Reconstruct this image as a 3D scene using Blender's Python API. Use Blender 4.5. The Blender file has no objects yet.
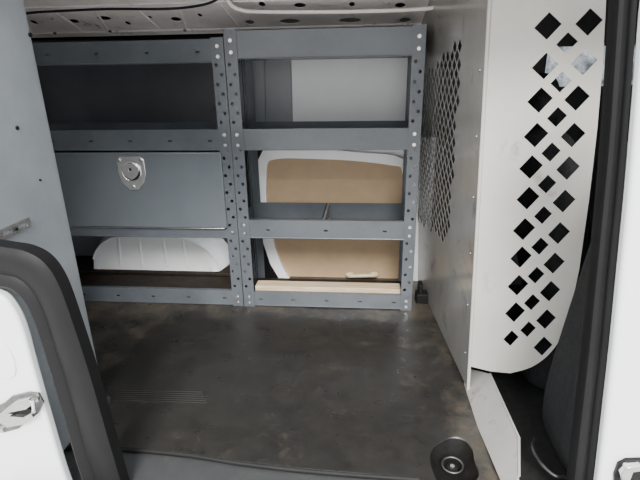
import bpy, bmesh, random
import numpy as np
from math import *
from mathutils import Vector, Matrix
random.seed(4)
C=bpy.context.scene.collection
# ---------------- camera -----------------
CH=1.08; F,PT,YW,RL=474.9,.3429,.0925,-.017
fw=Vector((-sin(YW)*cos(PT),cos(YW)*cos(PT),-sin(PT)))
rt0=Vector((cos(YW),sin(YW),0)); up0=rt0.cross(fw)
rt=rt0*cos(RL)+up0*sin(RL); up=-rt0*sin(RL)+up0*cos(RL)
cd=bpy.data.cameras.new('camera'); cam=bpy.data.objects.new('camera',cd); C.objects.link(cam)
cd.sensor_width=36; cd.lens=36*F/640; cd.clip_start=.02
m=Matrix((rt,up,-fw)).transposed().to_4x4(); m.translation=Vector((0,0,CH)); cam.matrix_world=m
bpy.context.scene.camera=cam
CO=Vector((0,0,CH))
def ray(u,v): return fw+rt*((u-320)/F)-up*((v-240)/F)
def ppl(u,v,O,N):
    d=ray(u,v); return CO+d*((Vector(O)-CO).dot(N)/d.dot(N))
def Y(u,v,y): return ppl(u,v,(0,y,0),Vector((0,1,0)))
def Z(u,v,z=0): return ppl(u,v,(0,0,z),Vector((0,0,1)))
def pj(P):
    v=Vector(P)-CO; d=v.dot(fw); return (320+F*v.dot(rt)/d,240-F*v.dot(up)/d)
# ---------------- materials --------------
def mat(name,col,rough=.5,metal=0,col2=None,scale=8,amt=.5,bump=0,bscale=60,dist=.002,spec=.5,stretch=None,dirt=None,dthr=.62,dscale=7,trans=0):
    M=bpy.data.materials.new(name); M.use_nodes=True; nt=M.node_tree; b=nt.nodes['Principled BSDF']
    b.inputs['Roughness'].default_value=rough; b.inputs['Metallic'].default_value=metal
    b.inputs['Specular IOR Level'].default_value=spec
    if trans: b.inputs['Transmission Weight'].default_value=trans; b.inputs['IOR'].default_value=1.05
    tc=nt.nodes.new('ShaderNodeTexCoord')
    src=tc.outputs['Object']
    if stretch:
        mp=nt.nodes.new('ShaderNodeMapping'); mp.inputs['Scale'].default_value=stretch
        nt.links.new(src,mp.inputs['Vector']); src=mp.outputs['Vector']
    n=nt.nodes.new('ShaderNodeTexNoise'); n.inputs['Scale'].default_value=scale; n.inputs['Detail'].default_value=8; n.inputs['Roughness'].default_value=.65
    nt.links.new(src,n.inputs['Vector'])
    r=nt.nodes.new('ShaderNodeValToRGB'); r.color_ramp.elements[0].position=.5-amt/2; r.color_ramp.elements[1].position=.5+amt/2
    c2=col2 or tuple(c*.85 for c in col)
    r.color_ramp.elements[0].color=(*c2,1); r.color_ramp.elements[1].color=(*col,1)
    nt.links.new(n.outputs['Fac'],r.inputs['Fac']); cout=r.outputs['Color']
    if dirt:
        n3=nt.nodes.new('ShaderNodeTexNoise'); n3.inputs['Scale'].default_value=dscale; n3.inputs['Detail'].default_value=12; n3.inputs['Roughness'].default_value=.75; n3.inputs['Distortion'].default_value=1.2
        nt.links.new(src,n3.inputs['Vector'])
        r3=nt.nodes.new('ShaderNodeValToRGB'); r3.color_ramp.elements[0].position=dthr; r3.color_ramp.elements[1].position=dthr+.10
        r3.color_ramp.elements[0].color=(0,0,0,1); r3.color_ramp.elements[1].color=(.7,.7,.7,1)
        nt.links.new(n3.outputs['Fac'],r3.inputs['Fac'])
        mx=nt.nodes.new('ShaderNodeMix'); mx.data_type='RGBA'; nt.links.new(r3.outputs['Color'],mx.inputs['Factor']); nt.links.new(cout,mx.inputs[6]); mx.inputs[7].default_value=(*dirt,1); cout=mx.outputs[2]
    nt.links.new(cout,b.inputs['Base Color'])
    if bump:
        n2=nt.nodes.new('ShaderNodeTexNoise'); n2.inputs['Scale'].default_value=bscale; n2.inputs['Detail'].default_value=4
        nt.links.new(src,n2.inputs['Vector'])
        bp=nt.nodes.new('ShaderNodeBump'); bp.inputs['Strength'].default_value=bump; bp.inputs['Distance'].default_value=dist
        nt.links.new(n2.outputs['Fac'],bp.inputs['Height']); nt.links.new(bp.outputs['Normal'],b.inputs['Normal'])
    return M
G=mat('shelf_grey',(.098,.110,.123),.22,0,(.072,.081,.091),6,.4,.15,250,.0006,dirt=(.17,.185,.20),dthr=.70,dscale=16)
GL=mat('divider_grey',(.17,.18,.19),.35,0,(.14,.15,.16),6,.4)
GD=mat('shelf_grey_dark',(.05,.053,.057),.5,0,(.038,.041,.044),6,.4)
LOCK=mat('locker_grey',(.112,.126,.140),.26,0,(.095,.107,.119),3,.4,.3,180,.001,dirt=(.20,.215,.23),dthr=.70)
SIDE=mat('side_panel_grey',(.26,.285,.305),.40,0,(.205,.228,.245),4,.3,.25,200,.001,dirt=(.15,.155,.16),dthr=.63,dscale=14)
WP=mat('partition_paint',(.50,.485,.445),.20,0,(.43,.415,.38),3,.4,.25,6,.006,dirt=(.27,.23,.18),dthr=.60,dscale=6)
WPSH=mat('partition_paint_shaded',(.32,.31,.285),.18,0,(.235,.227,.208),3,.5,.25,6,.006,dirt=(.15,.13,.105),dthr=.56,dscale=5)  # same partition paint, darkened so the side face carries its shade in colour
KP=mat('dirty_paint',(.40,.39,.37),.30,0,(.30,.29,.275),5,.5,.1,150,.0006,dirt=(.13,.11,.085),dthr=.57,dscale=9)
BODY=mat('body_white',(.82,.83,.84),.20,0,(.76,.77,.78),3,.5)
DOORW=mat('door_white',(.90,.90,.90),.3,0,(.84,.84,.84),3,.5)
ROOF=mat('roof_white',(.95,.89,.86),.25,0,(.78,.72,.69),9,.5,.5,9,.02,dirt=(.26,.18,.13),dthr=.58,dscale=13)
BLANK=mat('blank_panel',(.19,.20,.21),.5,0,(.15,.16,.17),3,.4)
BLANK2=mat('blank_panel_light',(.60,.61,.61),.40,0,(.51,.52,.525),2,.4)
GLASS=mat('dark_pane',(.095,.099,.108),.28,0,(.055,.057,.062),2.2,.5)
HB=mat('hardboard',(.43,.305,.185),.7,0,(.37,.26,.155),14,.5,.1,200,.0005)
WOOD=mat('pine_wood',(.66,.55,.39),.65,0,(.36,.26,.15),6,.4,.3,90,.001,stretch=(1,12,12),dirt=(.30,.24,.17),dthr=.60,dscale=5)
RUB=mat('rubber_black',(.008,.008,.008),.6,0,(.014,.0135,.013),12,.5,.2,300,.0006,spec=.2)
RUBG=mat('rubber_seal',(.008,.008,.0083),.55,0,(.0055,.0055,.0057),9,.5,.3,300,.0006,spec=.2,dirt=(.018,.017,.015),dthr=.62,dscale=10)
SILL=mat('sill_grey',(.055,.056,.057),.40,0,(.040,.041,.042),9,.5,.3,200,.0008,dirt=(.085,.078,.066),dthr=.56,spec=.4)
STEEL=mat('zinc_steel',(.62,.62,.61),.22,.9,(.40,.40,.39),25,.5)
CHROME=mat('chrome',(.92,.92,.92),.20,.85,(.80,.80,.80),25,.5)
DKM=mat('dark_metal',(.012,.0115,.011),.55,.2,(.006,.006,.006),15,.5,spec=.3)
BLK=mat('gap_shade_black',(.006,.006,.006),.8,0,None,8,.5,spec=.1)  # near-black colour for the shade inside the door gap
CUPM=mat('cup_plastic',(.0055,.0053,.005),.65,0,(.010,.009,.008),18,.4,.6,40,.003,spec=.15)
FAB=mat('seat_fabric',(.014,.0143,.0155),.85,0,(.028,.0285,.030),60,.4,.9,260,.003,spec=.25)
CARP=mat('carpet_black',(.014,.014,.0145),.95,0,(.024,.024,.023),40,.5,.8,300,.002,spec=.1)
TRIMG=mat('cab_trim_grey',(.08,.082,.086),.6,0,(.06,.062,.065),8,.5)
GND=mat('concrete_ground',(.60,.59,.57),.9,0,(.52,.51,.50),5,.5)
RUST=mat('rust_stain',(.30,.15,.06),.8,0,(.50,.38,.26),30,.6)
RSILL=mat('rusty_sill',(.009,.0078,.007),.7,0,(.030,.021,.015),16,.4,.5,60,.003,spec=.2)
BEIGE=mat('tan_plastic',(.62,.50,.35),.4,0,(.50,.39,.26),20,.5)
PANE=mat('window_pane',(.30,.32,.34),.0,0,(.06,.07,.08),14,.2,trans=1)
# floor
def floor_mat():
    M=bpy.data.materials.new('worn_floor_mat'); M.use_nodes=True; nt=M.node_tree; b=nt.nodes['Principled BSDF']; L=nt.links.new
    tc=nt.nodes.new('ShaderNodeTexCoord'); O=tc.outputs['Object']
    def noise(s,d=8,r=.6,st=None,dis=0,rot=0,loc=0):
        n=nt.nodes.new('ShaderNodeTexNoise'); n.inputs['Scale'].default_value=s;n.inputs['Detail'].default_value=d;n.inputs['Roughness'].default_value=r;n.inputs['Distortion'].default_value=dis
        mp=nt.nodes.new('ShaderNodeMapping'); mp.inputs['Scale'].default_value=st or (1,1,1); mp.inputs['Rotation'].default_value=(0,0,rot); mp.inputs['Location'].default_value=(loc,loc*.7,0)
        mp.vector_type='POINT'; L(O,mp.inputs['Vector']); L(mp.outputs['Vector'],n.inputs['Vector'])
        return n.outputs['Fac']
    def ramp(f,a,ca,bb,cb):
        r=nt.nodes.new('ShaderNodeValToRGB'); r.color_ramp.elements[0].position=a; r.color_ramp.elements[0].color=(*ca,1); r.color_ramp.elements[1].position=bb; r.color_ramp.elements[1].color=(*cb,1); L(f,r.inputs['Fac']); return r.outputs['Color']
    def mix(f,a,c):
        x=nt.nodes.new('ShaderNodeMix'); x.data_type='RGBA'; L(f,x.inputs['Factor']); L(a,x.inputs[6]); L(c,x.inputs[7]); return x.outputs[2]
    def math_(op,a,c):
        x=nt.nodes.new('ShaderNodeMath'); x.operation=op; x.use_clamp=True
        for i,s in enumerate((a,c)):
            if isinstance(s,(int,float)): x.inputs[i].default_value=s
            else: L(s,x.inputs[i])
        return x.outputs[0]
    sx=nt.nodes.new('ShaderNodeSeparateXYZ'); L(O,sx.inputs[0])
    def mrange(f,a,bb,c,d):
        m=nt.nodes.new('ShaderNodeMapRange'); m.inputs[1].default_value=a; m.inputs[2].default_value=bb; m.inputs[3].default_value=c; m.inputs[4].default_value=d; L(f,m.inputs[0]); return m.outputs[0]
    g=lambda v:(v,v,v)
    base=ramp(noise(14,15,.70),.32,(.0105,.0103,.0100),.68,(.021,.0203,.0190))
    film=ramp(noise(2.8,15,.72),.36,g(.05),.70,g(.50))
    c=mix(film,base,ramp(noise(30,8,.7),.3,(.028,.0255,.0210),.7,(.044,.040,.033)))
    far=mrange(sx.outputs[1],1.78,2.08,0,.17); rgt=mrange(sx.outputs[0],.14,.40,0,.15); lft=mrange(sx.outputs[0],-.78,-.93,0,.08)
    zone=math_('ADD',math_('ADD',far,rgt),lft)
    wear=math_('ADD',noise(6.5,15,.76,None,0,0,3.1),zone)
    wf=ramp(wear,.58,g(0),.78,g(.70))
    c=mix(wf,c,ramp(noise(22,8,.75),.3,(.068,.056,.040),.7,(.120,.100,.075)))
    stn=ramp(noise(5.5,12,.68,None,0,0,7.7),.58,g(0),.70,g(.60))
    c=mix(stn,c,ramp(noise(9),.3,(.007,.007,.007),.7,(.012,.0118,.0115)))
    for rot,loc,th in((.5,1.3,.675),(-.7,4.1,.68),(1.35,9.2,.68)):
        s1=ramp(noise(48,4,.5,(.10,1.7,1),.5,rot,loc),th,g(0),th+.04,g(.20))
        c=mix(s1,c,ramp(noise(6),.4,(.060,.056,.050),.6,(.08,.075,.067)))
    spk=ramp(noise(110,3,.6),.70,g(0),.75,g(.35))
    c=mix(spk,c,ramp(noise(6),.4,(.08,.072,.060),.6,(.11,.098,.08)))
    L(c,b.inputs['Base Color'])
    L(ramp(noise(9,14,.75),.38,g(.26),.62,g(.46)),b.inputs['Roughness'])
    b.inputs['Specular IOR Level'].default_value=.5
    bp=nt.nodes.new('ShaderNodeBump'); bp.inputs['Strength'].default_value=.3; bp.inputs['Distance'].default_value=.0015; L(noise(130,3),bp.inputs['Height']); L(bp.outputs['Normal'],b.inputs['Normal'])
    return M
FLM=floor_mat()
# ---------------- helpers ----------------
def tag(o,label=None,cat=None,group=None,kind=None):
    for k,v in (('label',label),('category',cat),('group',group),('kind',kind)):
        if v: o[k]=v
    return o
def thing(name,label,cat,loc,group=None):
    o=bpy.data.objects.new(name,None); C.objects.link(o); o.location=loc; o.empty_display_size=.05; return tag(o,label,cat,group)
def parent(o,p):
    if p is not None:
        o.parent=p
        if p.type=='EMPTY': o.matrix_parent_inverse=Matrix.Translation(-Vector(p.location))
    return o
def smooth(me,ang=40):
    for p in me.polygons: p.use_smooth=True
    try: me.set_sharp_from_angle(angle=radians(ang))
    except Exception: pass
def obj(name,bm,mt,par=None,bevel=0,seg=2,sm=True):
    me=bpy.data.meshes.new(name); bmesh.ops.recalc_face_normals(bm,faces=bm.faces[:]); bm.to_mesh(me); bm.free(); me.materials.append(mt)
    o=bpy.data.objects.new(name,me); C.objects.link(o); parent(o,par)
    if sm: smooth(me)
    if bevel:
        b=o.modifiers.new('b','BEVEL'); b.width=bevel; b.segments=seg; b.limit_method='ANGLE'; b.angle_limit=radians(35)
    return o
def bx(bm,x0,x1,y0,y1,z0,z1,M=None):
    vs=[bm.verts.new(Vector((x,y,z)) if M is None else M@Vector((x,y,z))) for x in(x0,x1) for y in(y0,y1) for z in(z0,z1)]
    for f in((0,1,3,2),(4,6,7,5),(0,4,5,1),(2,3,7,6),(0,2,6,4),(1,5,7,3)): bm.faces.new([vs[i] for i in f])
    return bm
def box(name,mt,par,x0,x1,y0,y1,z0,z1,bevel=.002):
    return obj(name,bx(bmesh.new(),x0,x1,y0,y1,z0,z1),mt,par,bevel)
def cyl(bm,a,b,r,n=16,r2=None):
    a=Vector(a);b=Vector(b);d=(b-a); q=d.to_track_quat('Z','Y').to_matrix().to_4x4(); q.translation=(a+b)/2
    bmesh.ops.create_cone(bm,cap_ends=True,segments=n,radius1=r,radius2=r if r2 is None else r2,depth=d.length,matrix=q); return bm
def plate(name,mt,par,outline,holes,th,O,U,V,bevel=0,off=0):
    """flat sheet with holes; outline/holes in (u,v) on the frame O,U,V"""
    cu=bpy.data.curves.new('t','CURVE'); cu.dimensions='2D'; cu.fill_mode='BOTH'; cu.extrude=th/2
    for pts in [outline]+list(holes):
        s=cu.splines.new('POLY'); s.points.add(len(pts)-1); s.use_cyclic_u=True
        for i,p in enumerate(pts): s.points[i].co=(p[0],p[1],0,1)
    t=bpy.data.objects.new('t',cu); C.objects.link(t)
    dg=bpy.context.evaluated_depsgraph_get(); dg.update(); me=bpy.data.meshes.new_from_object(t.evaluated_get(dg)); me.name=name
    bpy.data.objects.remove(t); bpy.data.curves.remove(cu)
    U=Vector(U);V=Vector(V);N=U.cross(V).normalized(); O=Vector(O)
    for v in me.vertices: v.co=O+U*v.co.x+V*v.co.y+N*(v.co.z+off)
    me.materials.clear(); me.materials.append(mt)
    bm=bmesh.new(); bm.from_mesh(me); bmesh.ops.remove_doubles(bm,verts=bm.verts[:],dist=1e-5); bmesh.ops.recalc_face_normals(bm,faces=bm.faces[:]); bm.to_mesh(me); bm.free()
    o=bpy.data.objects.new(name,me); C.objects.link(o); parent(o,par)
    if bevel:
        b=o.modifiers.new('b','BEVEL'); b.width=bevel; b.segments=3; b.limit_method='ANGLE'; b.angle_limit=radians(50)
        smooth(me)
    return o
def rect(a,b,c,d): return [(a,c),(b,c),(b,d),(a,d)]
def circ(x,y,r,n=12,ry=None): return [(x+r*cos(2*pi*i/n),y+(ry or r)*sin(2*pi*i/n)) for i in range(n)]
def rrect(a,b,c,d,r,n=6):
    out=[]
    for cx,cy,s in((b-r,d-r,0),(a+r,d-r,90),(a+r,c+r,180),(b-r,c+r,270)):
        for i in range(n+1):
            t=radians(s+90*i/n); out.append((cx+r*cos(t),cy+r*sin(t)))
    return out
def spline(pts,n=6,closed=False):
    out=[];L=len(pts)
    for i in range(L if closed else L-1):
        P=[Vector(pts[(i+k)%L] if closed else pts[min(max(i+k,0),L-1)]) for k in(-1,0,1,2)]
        for j in range(n):
            t=j/n; out.append(tuple(.5*((2*P[1])+(-P[0]+P[2])*t+(2*P[0]-5*P[1]+4*P[2]-P[3])*t*t+(-P[0]+3*P[1]-3*P[2]+P[3])*t**3)))
    if not closed: out.append(tuple(pts[-1]))
    return out
XA=(1,0,0); ZA=(0,0,1); YA=(0,1,0)
def yout(px,y): return [(Y(u,v,y).x,Y(u,v,y).z) for u,v in px]
def yplate(name,mt,par,px,y,th,holes=(),bevel=0):  # sheet in the plane of constant y
    return plate(name,mt,par,yout(px,y),[yout(h,y) for h in holes],th,(0,y,0),XA,ZA,bevel)
def tube(name,mt,par,pts,r,n=10):
    cu=bpy.data.curves.new('t','CURVE'); cu.dimensions='3D'; cu.bevel_depth=r; cu.bevel_resolution=3; cu.use_fill_caps=True
    s=cu.splines.new('POLY'); s.points.add(len(pts)-1)
    for i,p in enumerate(pts): s.points[i].co=(*p,1)
    t=bpy.data.objects.new('t',cu); C.objects.link(t); dg=bpy.context.evaluated_depsgraph_get(); dg.update()
    me=bpy.data.meshes.new_from_object(t.evaluated_get(dg)); me.name=name; bpy.data.objects.remove(t)
    me.materials.clear(); me.materials.append(mt); o=bpy.data.objects.new(name,me); C.objects.link(o); parent(o,par); smooth(me,60); return o
def cp(o,par,loc):
    c=o.copy(); C.objects.link(c); c.parent=par; c.matrix_parent_inverse=o.matrix_parent_inverse.copy(); c.location=loc; return c
def S(o): o['kind']='structure'; return o

# ---------------- setting ----------------
cupc=Z(453,461)
cupo=[Z(u,v) for u,v in spline([(430,458),(433,447),(441,441),(451,437),(464,439),(472,448),(475,462),(479,475),(470,485),(455,487),(440,484),(433,472)],5,True)]
fpx=[(60,445),(112,446),(150,449),(190,453),(240,461),(300,468),(360,473),(418,477)]
fe=[Z(u,v) for u,v in fpx+[(424,490),(480,492)]]
fl=plate('floor',FLM,None,[(-2.6,fe[0].y)]+[(p.x,p.y) for p in fe]+[(.40,fe[-1].y),(.40,2.64),(-2.6,2.64)],
   [[(p.x,p.y) for p in cupo]],.02,(0,0,-.01),XA,YA); S(fl)
tube('mat_edge',RUB,fl,[p+Vector((0,0,-.008)) for p in [Z(u,v) for u,v in spline(fpx,5)]],.008)
MK=mat('scuffed_patch',(.020,.019,.018),.5,0,(.014,.0135,.013),30,.3)
ps=[Z(u,v) for u,v in((116,389),(202,391),(207,404),(108,401))]
bm=bmesh.new()
for k in range(6):
    t=(k+.5)/6; A=ps[0].lerp(ps[3],t); B=ps[1].lerp(ps[2],t)
    cyl(bm,A,B,.0015,6)
obj('ribbed_patch',bm,MK,fl)
st=box('trim_1',SILL,None,-1.0,.12,.84,1.24,-.08,-.021,.012); S(st)
S(box('trim_2',SILL,None,.125,.62,.84,1.03,-.08,-.022,.006))
S(box('ceiling',ROOF,None,-2.6,2.2,1.0,2.65,1.42,1.44,0))
S(box('wall_left',BLANK,None,-2.64,-2.61,1.0,2.65,-.02,1.42,0))
S(box('ground',GND,None,-14,14,-14,14,-.56,-.5,0))
S(plate('wall_front',BODY,None,[(-2.6,-.3),(-1.08,-.3),(-1.08,1.40),(.78,1.40),(.78,-.3),(2.2,-.3),(2.2,1.43),(-2.6,1.43)],[],.03,(0,.97,0),XA,ZA))
# far side wall
wb=box('wall_back',BLANK,None,-2.6,-.60,2.62,2.65,0,1.42,0); S(wb)
w1=yplate('window_1',GLASS,None,[(-90,30),(236,30),(238,148),(-90,148)],2.600,.008); S(w1)
RS2=box('trim_9',RSILL,None,-1.95,-.72,2.372,2.60,.0,.026,.008); S(RS2)
# far sliding door seen through the right bay
d1=plate('door_1',DOORW,None,rect(-.55,.36,-.02,.76),[],.02,(0,2.425,0),XA,ZA); S(d1)
yplate('door_frame',DOORW,d1,spline([(264,150),(300,148),(360,152),(402,158),(413,185),(413,300),(300,300),(281,290),(267,266),(259,232),(257,190),(258,162)],5,True),2.395,.03,
  [spline([(268,164),(271,160),(283,158),(300,158),(350,160),(392,165),(402,170),(404,200),(405,240),(403,290),(340,292),(303,290),(296,285),(284,268),(274,240),(267,200),(267,174)],3,True)],bevel=.004)
yplate('gap_shade',BLK,d1,[(250,228),(258,228),(262,240),(270,264),(284,287),(297,300),(250,300)],2.372,.006)  # opaque black sheet, paints the shade of the open gap beside the frame
yplate('gap_shade',BLK,d1,[(250,145),(263,150),(258,160),(257,190),(259,215),(250,215)],2.372,.006)  # upper black sheet, again shade painted in place of the gap
hb=yplate('hardboard_panel',HB,d1,[(260,153),(407,160),(409,295),(266,295)],2.408,.006)
bm=bmesh.new(); a,b=Y(350,275,2.385),Y(374,274.5,2.385)
for P in(a,b): bmesh.ops.create_uvsphere(bm,u_segments=16,v_segments=8,radius=1,matrix=Matrix.Translation(P)@Matrix.Diagonal((.026,.014,.017,1)))
cyl(bm,a+Vector((0,-.014,0)),b+Vector((0,-.014,0)),.010,12)
obj('pull_handle',bm,BEIGE,d1,0,2)
up1=box('wall_right',BLANK,None,-.55,.36,2.425,2.45,.76,1.42,0); S(up1)
yplate('pillar',BLANK,up1,[(232,20),(264,20),(266,150),(275,300),(234,300)],2.415,.012)
yplate('window_blank',BLANK2,up1,[(291,50),(412,48),(411,120),(408,123),(293,125)],2.41,.014,bevel=.003)
# roof side rail with lightening holes, facing down and towards the door
O=Vector((0,2.10,1.395)); V=Vector((0,.30,-.135)).normalized(); nr=Vector(XA).cross(V)
hs=[]
for u,v,rx,ry in((34,22,.014,.012),(52,19,.007,.007),(74,21,.024,.012),(104,18,.032,.012),(128,23,.012,.011),(150,17,.008,.008),(176,19,.024,.012),(200,15,.010,.010),(262,4,.014,.012),(300,5,.026,.012),(352,4,.012,.012),(400,5,.022,.012),(250,22,.020,.012),(290,21,.045,.013),(350,20,.050,.013),(405,20,.026,.012)):
    P=ppl(u,v,O,nr); hs.append(circ(P.x,(P-O).dot(V),rx,14,ry*1.6))
rl=plate('trim_3',ROOF,None,rect(-2.6,.5,-.08,.34),hs,.004,O,XA,V); S(rl)
yplate('rail_backing',DKM,rl,[(-60,-20),(470,-20),(470,40),(-60,40)],2.59,.004)
for vv,rr in((.02,.008),(.085,.006),(.30,.008)):
    bm=bmesh.new(); cyl(bm,O+V*vv+Vector((-2.6,0,0)),O+V*vv+Vector((.5,0,0)),rr,10); obj('pressed_rib',bm,ROOF,rl)
for k in range(7):
    xx=-1.75+.19*k; bm=bmesh.new(); A=O+V*.11+Vector((xx,0,0)); B=O+V*.28+Vector((xx+.03*(-1)**k,0,0)); cyl(bm,A,B,.006,8); obj('cross_rib',bm,ROOF,rl)
tube('curved_rail',ROOF,rl,[Y(u,v,2.14) for u,v in spline([(226,-4),(230,4),(240,10),(262,12),(340,12),(410,10),(436,7),(446,0),(450,-6)],6)],.008)
for u,v in((55,32),(110,30),(185,29),(310,30),(380,29)):
    P=ppl(u,v,O,nr); obj('roof_bolt',cyl(bmesh.new(),P-Vector((0,.004,.007)),P+Vector((0,.004,.004)),.008,10),STEEL,rl)
cable=tube('wiring_cable',RUB,None,[Y(u,v,2.06) for u,v in spline([(-30,30),(5,18),(30,13),(60,11),(110,9),(160,9),(190,7),(212,2),(226,-8)],8)],.005)
tag(cable,'black wiring cable running along the white roof rail above the left shelf bay','cable')

# ---------------- shelving ----------------
D=2.04; BK=2.36
def upright(par,x0,x1,H,side,y=D):
    w=x1-x0; n=int(H/.0385); cx=(x0+x1)/2
    hs=[circ(cx+(.010 if k%2 else -.010),.03+.0385*k,.0074,8) for k in range(n)]
    p=plate('upright',G,par,rect(x0,x1,0,H),hs,.003,(0,y,0),XA,ZA)
    xs=x1 if side>0 else x0
    hs=[circ(.024,.03+.0385*k,.006,8) for k in range(n)]
    plate('upright_flange',G,p,rect(.002,.042,0,H),hs,.003,(xs,y,0),YA,ZA)
    return p
def tray(par,x0,x1,z0,z1,slots=0,back=True):
    s=obj('shelf',bx(bmesh.new(),x0,x1,D+.006,BK-.01,z0+.004,z0+.008),G if back else RSILL,par,0)
    w=x1-x0; hs=[]
    for k in range(slots):
        xx=x0+w*(k+.5)/slots; hs.append(rect(xx-.009,xx+.009,z0+(z1-z0)*.42,z0+(z1-z0)*.42+.007))
    plate('front_lip',G,s,rect(x0,x1,z0,z1),hs,.003,(0,D+.004,0),XA,ZA)
    obj('lip_hem',bx(bmesh.new(),x0,x1,D+.005,D+.022,z1-.003,z1),G,s)
    obj('lower_fold',cyl(bmesh.new(),(x0,D+.005,z0+.003),(x1,D+.005,z0+.003),.0035,8),G,s)
    if back: obj('back_lip',bx(bmesh.new(),x0,x1,BK-.012,BK-.009,z0,z1),G,s)
    return s
def bolts(par,pts):
    first=None
    for x,y,z in pts:
        if first is None:
            bm=bmesh.new(); cyl(bm,(0,0,0),(0,-.006,0),.0055,6); cyl(bm,(0,0,0),(0,-.002,0),.0075,14)
            first=obj('bolt',bm,STEEL,par); first.location=(x,y,z)
        else: cp(first,par,(x,y,z))
# right bay
RX0,RX1=-.566,.240
r=thing('shelving_unit','open grey steel shelf bay nearest the white partition, pine plank on its lowest shelf','shelf',(-.16,2.2,0),'grey steel shelving bays')
upright(r,RX0,RX0+.052,1.242,-1); upright(r,RX1-.052,RX1,1.242,1)
for (a,b,s) in((RX0,RX0+.04,-1),(RX1-.04,RX1,1)):
    bm=bmesh.new(); bx(bm,a,b,BK-.003,BK,0,1.242); xs=a if s<0 else b-.003; bx(bm,xs,xs+.003,BK-.04,BK,0,1.242); obj('rear_upright',bm,G,r)
for s,xx in((-1,RX0+.003),(1,RX1-.006)):
    for z0,z1 in((1.16,1.24),(.76,.85),(.35,.44),(0.0,.075)):
        obj('end_brace',bx(bmesh.new(),xx,xx+.003,D+.04,BK-.04,z0,z1),G,r)
ix0,ix1=RX0+.003,RX1-.003
tray(r,ix0,ix1,1.128,1.236); tray(r,ix0,ix1,.757,.848); s3=tray(r,ix0,ix1,.352,.4404,3); tray(r,ix0,ix1,.003,.076,5,False)
x=Y(322,225,D).x
bm=bmesh.new()
vs=[(D+.012,.36),(D+.012,.425),(D+.03,.440),(BK-.015,.440),(BK-.015,.36)]
A=[bm.verts.new((x-.0025,y,z)) for y,z in vs]; B=[bm.verts.new((x+.0025,y,z)) for y,z in vs]
bm.faces.new(A); bm.faces.new(B[::-1])
for i in range(5): bm.faces.new((A[i],A[(i+1)%5],B[(i+1)%5],B[i]))
bx(bm,x-.0025,x+.012,D+.012,BK-.015,.436,.440); bx(bm,x-.0025,x+.02,D+.012,BK-.015,.360,.363); obj('divider',bm,GL,s3)
bolts(r,[(xx,D-.002,z) for xx in(RX0+.026,RX1-.026) for z in(1.20,1.155,.825,.78,.415,.375,.05,.02)])
# left bay with locker
LX0,LX1=-1.66,-.570
l=thing('shelving_unit','grey steel shelf bay with a closed flap locker and chrome paddle latch','shelf',(-1.03,2.2,0),'grey steel shelving bays')
upright(l,LX1-.052,LX1,1.213,1); upright(l,LX0,LX0+.052,1.213,-1)
for (a,b,s) in((LX0,LX0+.04,-1),(LX1-.02,LX1,1)):
    bm=bmesh.new(); bx(bm,a,b,BK-.003,BK,0,1.213); xs=a if s<0 else b-.003; bx(bm,xs,xs+.003,BK-.04,BK,0,1.213); obj('rear_upright',bm,G,l)
ix0,ix1=LX0+.003,LX1-.003
tray(l,ix0,ix1,1.118,1.208,5); tray(l,ix0,ix1,.757,.848,6); tray(l,ix0,ix1,.350,.3965); tray(l,ix0,ix1,.003,.080,6,False)
bm=bmesh.new(); bx(bm,LX0+.008,LX1-.008,D+.03,BK-.014,.400,.404); bx(bm,LX0+.008,LX0+.011,D+.03,BK-.014,.40,.752); bx(bm,LX1-.011,LX1-.008,D+.03,BK-.014,.40,.752); bx(bm,LX0+.008,LX1-.008,BK-.018,BK-.014,.40,.752)
obj('locker_body',bm,GD,l)
dr=box('locker_door',LOCK,l,LX0+.02,LX1-.045,D-.014,D-.002,.404,.752,.004)
plate('door_hinge',STEEL,dr,rect(LX0+.03,LX1-.06,.399,.403),[],.006,(0,D-.010,0),XA,ZA,.001)
c=Y(132,173,D-.018)
lt=plate('latch_plate',CHROME,dr,[(c.x+a,c.z+b) for a,b in[(-.064,.060),(-.046,.074),(.046,.074),(.064,.060),(.064,.0),(.052,-.044),(.022,-.078),(-.022,-.078),(-.052,-.044),(-.064,0)]],[circ(c.x,c.z+.006,.042,20)],.006,(0,D-.018,0),XA,ZA,.002)
lt['label']='shiny chrome latch plate'
plate('latch_cup',DKM,dr,circ(c.x,c.z+.006,.044,20),[],.003,(0,D-.0165,0),XA,ZA)
tube('latch_rim',CHROME,dr,[Vector((c.x+.043*cos(t),D-.022,c.z+.006+.043*sin(t))) for t in [2*pi*k/28 for k in range(29)]],.003)
plate('latch_handle',CHROME,dr,spline([(c.x-.038,c.z+.030),(c.x,c.z+.045),(c.x+.038,c.z+.030),(c.x+.032,c.z-.004),(c.x,c.z-.028),(c.x-.032,c.z-.004)],4,True),[circ(c.x,c.z+.018,.007,10)],.012,(0,D-.026,0),XA,ZA,.004)
bolts(dr,[(c.x+a,D-.021,c.z+b) for a,b in((-.05,.058),(.05,.058),(0,-.062))])
bolts(l,[(LX1-.026,D-.002,z) for z in(1.18,1.14,.825,.78,.38,.05,.02)])
# plank on the bottom shelf
bm=bmesh.new(); bx(bm,-.515,.19,D+.03,D+.10,.0115,.095)
pk=obj('wooden_plank',bm,WOOD,None,.004); tag(pk,'pale pine plank lying along the lowest open shelf below the hardboard','plank')
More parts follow.
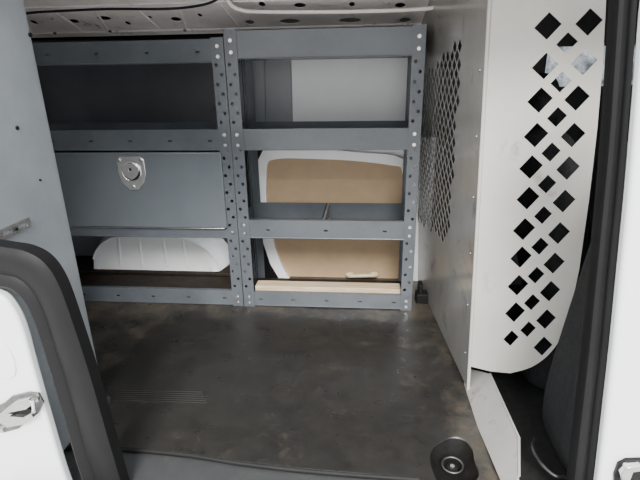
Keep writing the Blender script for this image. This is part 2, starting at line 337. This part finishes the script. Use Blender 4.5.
# wheel arch
bm=bmesh.new(); nx,ny=72,14; YF,YB=2.385,2.575
X0,X1=Y(90,272,YF).x,Y(224,272,YF).x; cx=(X0+X1)/2; hw=(X1-X0)/2; zb=.030; zt=Y(150,228,YF).z
g=[]
for i in range(nx+1):
    row=[]; t=-1+2*i/nx
    h=(zt-zb)*(max(0,1-abs(t)**(3.0 if t<0 else 2.2)))**(1/2.0)
    for j in range(ny+1):
        s=j/ny; k=sin(min(s*1.6,1)*pi/2)
        row.append(bm.verts.new((cx+hw*t*(.93+.07*k),YF+(YB-YF)*s,zb+h*(.86+.14*k))))
    g.append(row)
for i in range(nx):
    for j in range(ny): bm.faces.new((g[i][j],g[i+1][j],g[i+1][j+1],g[i][j+1]))
fr=[[],[],[]]
for i in range(nx+1):
    c0=g[i][0].co; h0=c0.z-zb; X=lambda f: cx+(c0.x-cx)*f
    fr[0].append(bm.verts.new((X(.92),c0.y-.006,zb+h0*.84))); fr[1].append(bm.verts.new((X(.90),c0.y-.004,zb+h0*.70))); fr[2].append(bm.verts.new((X(.90),c0.y+.004,zb-.003)))
for i in range(nx):
    bm.faces.new((g[i][0],fr[0][i],fr[0][i+1],g[i+1][0]))
    for a,b in((0,1),(1,2)): bm.faces.new((fr[a][i],fr[b][i],fr[b][i+1],fr[a][i+1]))
prof=[Vector(row[0].co) for row in g]
bmesh.ops.remove_doubles(bm,verts=bm.verts[:],dist=1e-5)
ARCH=mat('arch_white',(.97,.97,.97),.22,0,(.88,.88,.88),5,.5,dirt=(.30,.27,.24),dthr=.63,dscale=8)
wa=obj('wheel_arch',bm,ARCH,None); tag(wa,'white humped wheel arch showing through the opening under the locker','wheel arch')
tube('rolled_edge',ARCH,wa,[p+Vector((0,-.002,0)) for p in prof[1:-1]],.006)
for tx in(-.55,-.2,.2,.52):
    tube('pressed_ridge',ARCH,wa,[Vector((cx+hw*tx*.92,YF-.003,.05)),Vector((cx+hw*tx*.88,YF-.006,zb+(zt-zb)*.60)),Vector((cx+hw*tx*.86,YF+.006,zb+(zt-zb)*.82))],.008)

# ---------------- partition ----------------
F0=Vector((.385,1.45,.004)); U=Vector((-.05,.598,0)).normalized(); V2=Vector((-.041,0,1)); V=V2
pt=thing('partition','white sheet metal partition with diamond cut-outs between load space and seats','partition',(.40,1.6,0))
N=U.cross(V).normalized()
perf=[(405,90),(428,74),(460,40),(461,60),(448,242),(436,233),(405,210)]
def inside(p,poly):
    r=False
    for i in range(len(poly)):
        (x1,y1),(x2,y2)=poly[i],poly[i-1]
        if (y1>p[1])!=(y2>p[1]) and p[0]<(x2-x1)*(p[1]-y1)/(y2-y1)+x1: r=not r
    return r
def dia(u,v,a,b): return [(u-a,v),(u,v-b),(u+a,v),(u,v+b)]
hs=[]
for i in range(60):
    for j in range(60):
        u=.03+.031*i; v=.1+.029*j
        if (i+j)%2: continue
        P=F0+U*u+V*v
        if inside(pj(P),perf) and u<.92 and v<1.35: hs.append(dia(u,v,.0272,.0242))
mp=plate('perforated_panel',WPSH,pt,[(0,0),(.95,.0),(.95,1.38),(0,1.38)],hs,.003,F0,U,V)
# wing
UW=Vector((1,-.25,0)).normalized(); NW=UW.cross(V).normalized()
def wuv(u,v):
    P=ppl(u,v,F0,NW)-F0; b=P.z/V.z; a=(P-V*b).dot(UW); return (a,b)
out=[(0.001,1.38)]+[wuv(*p) for p in[(609,-35),(606,0),(603,60),(597,130),(589,200),(579,270),(571,308)]]
out+=[wuv(*p) for p in spline([(571,308),(562,335),(549,354),(531,367),(510,373)],5)][1:]
out+=[wuv(*p) for p in[(490,371)]]+[(.001,wuv(470,366)[1])]
big=[(548,26),(589,22),(545,66),(584,62),(540,100),(577,98),(536,135),(573,135),(531,167),(568,168),(528,198),(564,201),(524,229),(559,233),(521,257),(554,263),(518,285),(550,291),(515,312),(546,319),(543,346)]
small=[(567,43),(561,82),(557,117),(551,152),(547,184),(543,215),(540,246),(536,275),(532,302),(528,329),(511,338)]
hs=[]
for (u,v),k in [(p,1) for p in big]+[(p,.80) for p in small]:
    s=(14.2-4.6*(max(v,0)/350))*k
    hs.append([wuv(u-s,v+.15*s),wuv(u+.1*s,v-s),wuv(u+s,v-.15*s),wuv(u-.1*s,v+s)])
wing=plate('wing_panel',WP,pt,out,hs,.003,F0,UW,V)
obj('corner_fold',cyl(bmesh.new(),F0+V*.0,F0+V*1.38,.006,12),WP,pt)
side=-1 if N.x>0 else 1
first=None
for k in range(7):
    P=F0+U*.05+V*(.12+.19*k)
    if first is None:
        first=obj('rivet',cyl(bmesh.new(),(0,0,0),N*side*.004,.006,10,.004),STEEL,pt); first.location=P
    else: cp(first,pt,P)
plate('edge_stain',RUST,pt,spline([(.003,.93),(.009,.98),(.005,1.04),(.012,1.10),(.007,1.16),(.013,1.22),(.004,1.3)],3)+[(.0015,1.3),(.0015,.93)],[],.0006,F0+N*side*.0022,U,V)
# kick plate along the floor edge: steep bent sheet with an outer flange
nk=Vector((-1.0,0,1)).normalized(); Ok=Vector((.385,1.45,.004))
pts=[ppl(u,v,Ok,nk) for u,v in[(463,392),(467,368),(490,374),(519,438),(519,476),(514,500),(509,500)]]
Uk=Vector((0,1,0)); Vk=nk.cross(Uk).normalized()
kp=plate('kick_plate',KP,pt,[((p-Ok).dot(Uk),(p-Ok).dot(Vk)) for p in pts],[],.004,Ok,Uk,Vk,.001)
A,B=ppl(490,374,Ok,nk),ppl(519,438,Ok,nk); C2=ppl(519,476,Ok,nk)
tube('folded_edge',KP,pt,[A,B,C2],.004)
bm=bmesh.new(); dn=Vector((.010,0,-.085)); v=[bm.verts.new(p) for p in(A,B,B+dn,A+dn)]; bm.faces.new(v)
v2=[bm.verts.new(p) for p in(B,C2,C2+dn,B+dn)]; bm.faces.new(v2); fo=obj('outer_flange',bm,KP,pt); sm_=fo.modifiers.new('s','SOLIDIFY'); sm_.thickness=.003

# ---------------- left side panel --------
sp=thing('cabinet_side_panel','tall grey steel end panel standing at the left, scuffed, with a zinc bracket','panel',(-.9,1.1,0))
box('panel',SIDE,sp,-.903,-.893,1.0,1.312,.002,1.40,.003)
bm=bmesh.new(); bx(bm,-.96,-.893,1.305,1.315,.002,1.40); obj('edge_flange',bm,SIDE,sp,.003)
def L(u,v): return ppl(u,v,(-.892,0,0),Vector((1,0,0)))
c=L(14,229); br=plate('bracket',STEEL,sp,rrect(c.y-.060,c.y+.060,c.z-.014,c.z+.014,.006),[rrect(c.y-.045,c.y-.015,c.z-.005,c.z+.005,.004),rrect(c.y+.012,c.y+.044,c.z-.005,c.z+.005,.004)],.004,(-.890,0,0),YA,ZA,.001)
obj('bracket_screw',cyl(bmesh.new(),(-.888,c.y,c.z),(-.884,c.y,c.z),.005,8),DKM,br)
for u,v,rr in((17,128,.005),(40,180,.003),(30,35,.006)):
    c=L(u,v); obj('bolt',cyl(bmesh.new(),(-.893,c.y,c.z),(-.889,c.y,c.z),rr,10),DKM,sp)
box('foot_bracket',GD,sp,-.892,-.86,1.25,1.30,.001,.03,.002)

# ---------------- door jamb at left ------
oc=[(-60,242),(-20,246),(0,249),(21,253),(40,264),(55,286),(70,326),(88,381),(104,436),(117,480),(131,530)]
def ribbon(name,mt,par,outer,inner,y,dep):
    bm=bmesh.new(); prof=[(0,dep),(0,.012),(.10,.003),(.28,0),(.5,.004),(.66,.010),(.74,.004),(.9,.001),(1,.010),(1,dep)]
    rows=[]
    for o_,i_ in zip(outer,inner):
        a=Y(*o_,y); b=Y(*i_,y); rows.append([bm.verts.new(a.lerp(b,t)+Vector((0,d,0))) for t,d in prof])
    for p,q in zip(rows,rows[1:]):
        for k in range(len(prof)-1): bm.faces.new((p[k],p[k+1],q[k+1],q[k]))
    bm.faces.new(rows[0]); bm.faces.new(rows[-1][::-1])
    return obj(name,bm,mt,par)
inn=[(-60,282),(-20,287),(-2,290),(10,293),(22,305),(33,328),(45,366),(60,415),(73,462),(84,494),(96,532)]
tr=ribbon('door_seal',RUBG,None,spline(oc,6),spline(inn,6),.935,.05)
tag(tr,'wide black rubber door seal curving around the lower left white jamb','seal','black door opening seals')
jb=yplate('trim_6',BODY,None,spline([(-60,284),(-20,287),(2,292),(14,303),(25,325),(36,365),(50,415),(64,463),(74,492),(85,530)],5)+[(-60,530)],.95,.03,bevel=.008); S(jb)
yplate('jamb_recess',BODY,jb,spline([(-60,330),(-10,335),(10,350),(16,372),(6,378),(-20,370),(-60,368)],4,True),.933,.006,bevel=.003)
# striker latch
c=Y(20,412,.93)
sk=thing('door_striker','zinc latch striker bolted on the white door jamb at lower left','latch',c)
STK=mat('striker_zinc',(.20,.20,.195),.35,.7,(.10,.10,.097),40,.5)
yplate('mounting_plate',STK,sk,[(-6,407),(4,403),(12,396),(28,392),(39,393),(44,402),(39,413),(29,419),(19,428),(4,432),(-6,427)],.931,.008,bevel=.002)
yplate('catch_body',STEEL,sk,[(2,412),(10,405),(18,399),(31,397),(35,402),(28,407),(18,409),(12,414),(26,415),(33,411),(36,415),(25,422),(10,425),(2,420)],.918,.020,bevel=.002)
tube('striker_loop',CHROME,sk,[Y(29,400,.93),Y(33,402,.895),Y(34,408,.895),Y(33,414,.93)],.005)
yplate('inner_slot',DKM,sk,[(12,413),(18,409),(29,408),(33,411),(25,415),(13,415)],.922,.006)
for u,v in((3,428),(38,397)):
    q=Y(u,v,.93); obj('bolt',cyl(bmesh.new(),q,q-Vector((0,.010,0)),.008,6),STEEL,sk)

# ---------------- right jamb -------------
ol=[(622,-40),(618,0),(614,60),(610,120),(604,190),(596,270),(588,350),(580,420),(573,480),(568,520)]
orr=[(644,-40),(640,0),(636,60),(631,120),(625,190),(617,270),(610,350),(602,420),(595,480),(590,520)]
t2=ribbon('door_seal',RUBG,None,spline(ol,4),spline(orr,4),.955,.035)
tag(t2,'long dark rubber door seal running down the right white door pillar','seal','black door opening seals')
j2=yplate('trim_7',BODY,None,spline([(648,-40),(642,0),(637,60),(632,120),(626,190),(618,270),(610,350),(602,420),(595,480),(590,520)],4)+[(760,520),(760,-40)],.945,.03,bevel=.01); S(j2)
ct=thing('pillar_catch','small dark metal catch at the foot of the right white pillar','catch',Y(626,470,.92))
yplate('catch_plate',DKM,ct,[(614,474),(618,463),(626,459),(660,458),(660,500),(614,500)],.925,.012,bevel=.003)
yplate('catch_tooth',STEEL,ct,[(620,472),(625,465),(640,464),(645,468),(632,470),(628,480),(621,482)],.912,.016,bevel=.002)

# ---------------- lashing cup ------------
cu=thing('lashing_ring','round metal tie-down ring in a worn floor recess near the partition','tie-down ring',(cupc.x,cupc.y,-.04))
bm=bmesh.new(); n=len(cupo); rings=[]
for z,s in((-.0050,1.02),(-.010,.95),(-.018,.84),(-.026,.66),(-.032,.52)):
    rings.append([bm.verts.new((cupc.x+(p.x-cupc.x)*s,cupc.y+(p.y-cupc.y)*s,z)) for p in cupo])
for a,b in zip(rings,rings[1:]):
    for i in range(n): bm.faces.new((a[i],a[(i+1)%n],b[(i+1)%n],b[i]))
bm.faces.new(rings[-1]); obj('recess',bm,CUPM,cu)
yc=cupc.y+.002
bm=bmesh.new(); cyl(bm,(cupc.x,yc,-.032),(cupc.x,yc,-.024),.020,20,.016); obj('base_washer',bm,DKM,cu)
bm=bmesh.new(); cyl(bm,(cupc.x,yc,-.024),(cupc.x,yc,-.019),.007,6); obj('bolt_head',bm,STEEL,cu)
RING=mat('ring_metal',(.14,.14,.14),.35,.8,(.06,.06,.06),30,.5)
tube('ring',RING,cu,[(cupc.x+.030*cos(t),yc+.025*sin(t),-.017+.005*sin(t)) for t in [2*pi*k/24 for k in range(25)]],.0032)

# ---------------- dark foot bracket near partition
P=Z(424,303)
bm=bmesh.new(); bx(bm,P.x-.04,P.x+.03,P.y-.01,P.y+.05,.0,.05); bx(bm,P.x-.03,P.x-.01,P.y-.01,P.y+.05,.05,.10)
fb=obj('floor_bracket',bm,RUB,None,.006,3); tag(fb,'small black bracket on the floor between shelf post and partition','bracket')

# ---------------- cab --------------------
cf=box('trim_8',CARP,None,.405,2.2,.84,2.42,-.10,-.03,0); S(cf)
S(box('wall_cab',TRIMG,None,2.16,2.2,1.0,2.5,-.1,1.42,0))
wh=rrect(.84,1.26,.99,1.165,.03)
d2=plate('door_2',TRIMG,None,rect(.365,2.15,-.1,1.42),[wh],.02,(0,2.437,0),XA,ZA); S(d2)
box('light_blocker',TRIMG,d2,.352,.40,2.452,2.46,-.1,1.42,0)  # added strip, blocks light leaking between far wall and cab door
plate('pane',PANE,d2,wh,[],.003,(0,2.437,0),XA,ZA)
def rounded(name,par,x0,x1,y0,y1,z0,z1,M=Matrix(),e=3.2,nu=32,nv=20):
    bm=bmesh.new(); hx,hy,hz=(x1-x0)/2,(y1-y0)/2,(z1-z0)/2; c=Vector(((x0+x1)/2,(y0+y1)/2,(z0+z1)/2))
    sg=lambda a,p: copysign(abs(a)**p,a); rows=[]
    for j in range(nv+1):
        ph=-pi/2+pi*j/nv; row=[]
        for i in range(nu):
            th=2*pi*i/nu
            row.append(bm.verts.new(M@(c+Vector((hx*sg(cos(ph),2/e)*sg(cos(th),2/e),hy*sg(cos(ph),2/e)*sg(sin(th),2/e),hz*sg(sin(ph),2/e))))))
        rows.append(row)
    for a,b in zip(rows,rows[1:]):
        for i in range(nu): bm.faces.new((a[i],a[(i+1)%nu],b[(i+1)%nu],b[i]))
    bmesh.ops.remove_doubles(bm,verts=bm.verts[:],dist=1e-5)
    return obj(name,bm,FAB,par,0,2)
stt=thing('front_seat','black fabric front seat behind the partition wing','seat',(.9,1.7,-.03))
M=Matrix.Translation((.66,0,.22))@Matrix.Rotation(radians(-12),4,'Y')
rounded('backrest',stt,0,.16,1.48,1.97,0,.66,M,4); rounded('headrest',stt,.03,.13,1.60,1.84,.68,.84,M)
rounded('seat_cushion',stt,.66,1.22,1.46,1.98,.12,.32,e=4); rounded('seat_base',stt,.60,1.15,1.46,1.96,-.03,.16,e=6)
sb=thing('front_seat','black front seat edge showing between the partition wing and the right pillar','seat',(.95,1.1,-.03))
M=Matrix.Translation((.56,0,-.02))@Matrix.Rotation(radians(7),4,'Y')
rounded('backrest',sb,0,.17,1.05,1.35,0,1.02,M,5)
M=Matrix.Translation((.535,0,-.02))@Matrix.Rotation(radians(7),4,'Y')
rounded('side_bolster',sb,0,.10,1.02,1.16,.06,.86,M,3)
rounded('seat_cushion',sb,.66,1.25,1.05,1.34,.10,.27,e=4); rounded('seat_base',sb,.66,1.2,1.06,1.33,-.03,.13,e=5)
tube('recline_bar',RING,sb,spline([(.56,1.05,.03),(.53,1.05,.035),(.505,1.09,.04),(.505,1.15,.035),(.53,1.20,.02)],5),.005)

# ---------------- light ------------------
w=bpy.data.worlds.new('world'); bpy.context.scene.world=w; w.use_nodes=True; nt=w.node_tree; bg=nt.nodes['Background']
tc=nt.nodes.new('ShaderNodeTexCoord'); sx=nt.nodes.new('ShaderNodeSeparateXYZ'); nt.links.new(tc.outputs['Generated'],sx.inputs[0])
r_=nt.nodes.new('ShaderNodeValToRGB'); r_.color_ramp.elements[0].position=.35; r_.color_ramp.elements[0].color=(.48,.465,.45,1); r_.color_ramp.elements[1].position=.75; r_.color_ramp.elements[1].color=(.93,.965,1,1)
mr=nt.nodes.new('ShaderNodeMapRange'); mr.inputs[1].default_value=-1; nt.links.new(sx.outputs[2],mr.inputs[0]); nt.links.new(mr.outputs[0],r_.inputs[0]); nt.links.new(r_.outputs[0],bg.inputs[0])
bg.inputs[1].default_value=3.6
sd=bpy.data.lights.new('sun','SUN'); sd.energy=7.2; sd.angle=radians(22); sd.color=(1,.975,.945); so=bpy.data.objects.new('sun',sd); C.objects.link(so)
so.rotation_euler=Vector((-.08,1,-.80)).to_track_quat('-Z','Y').to_euler()
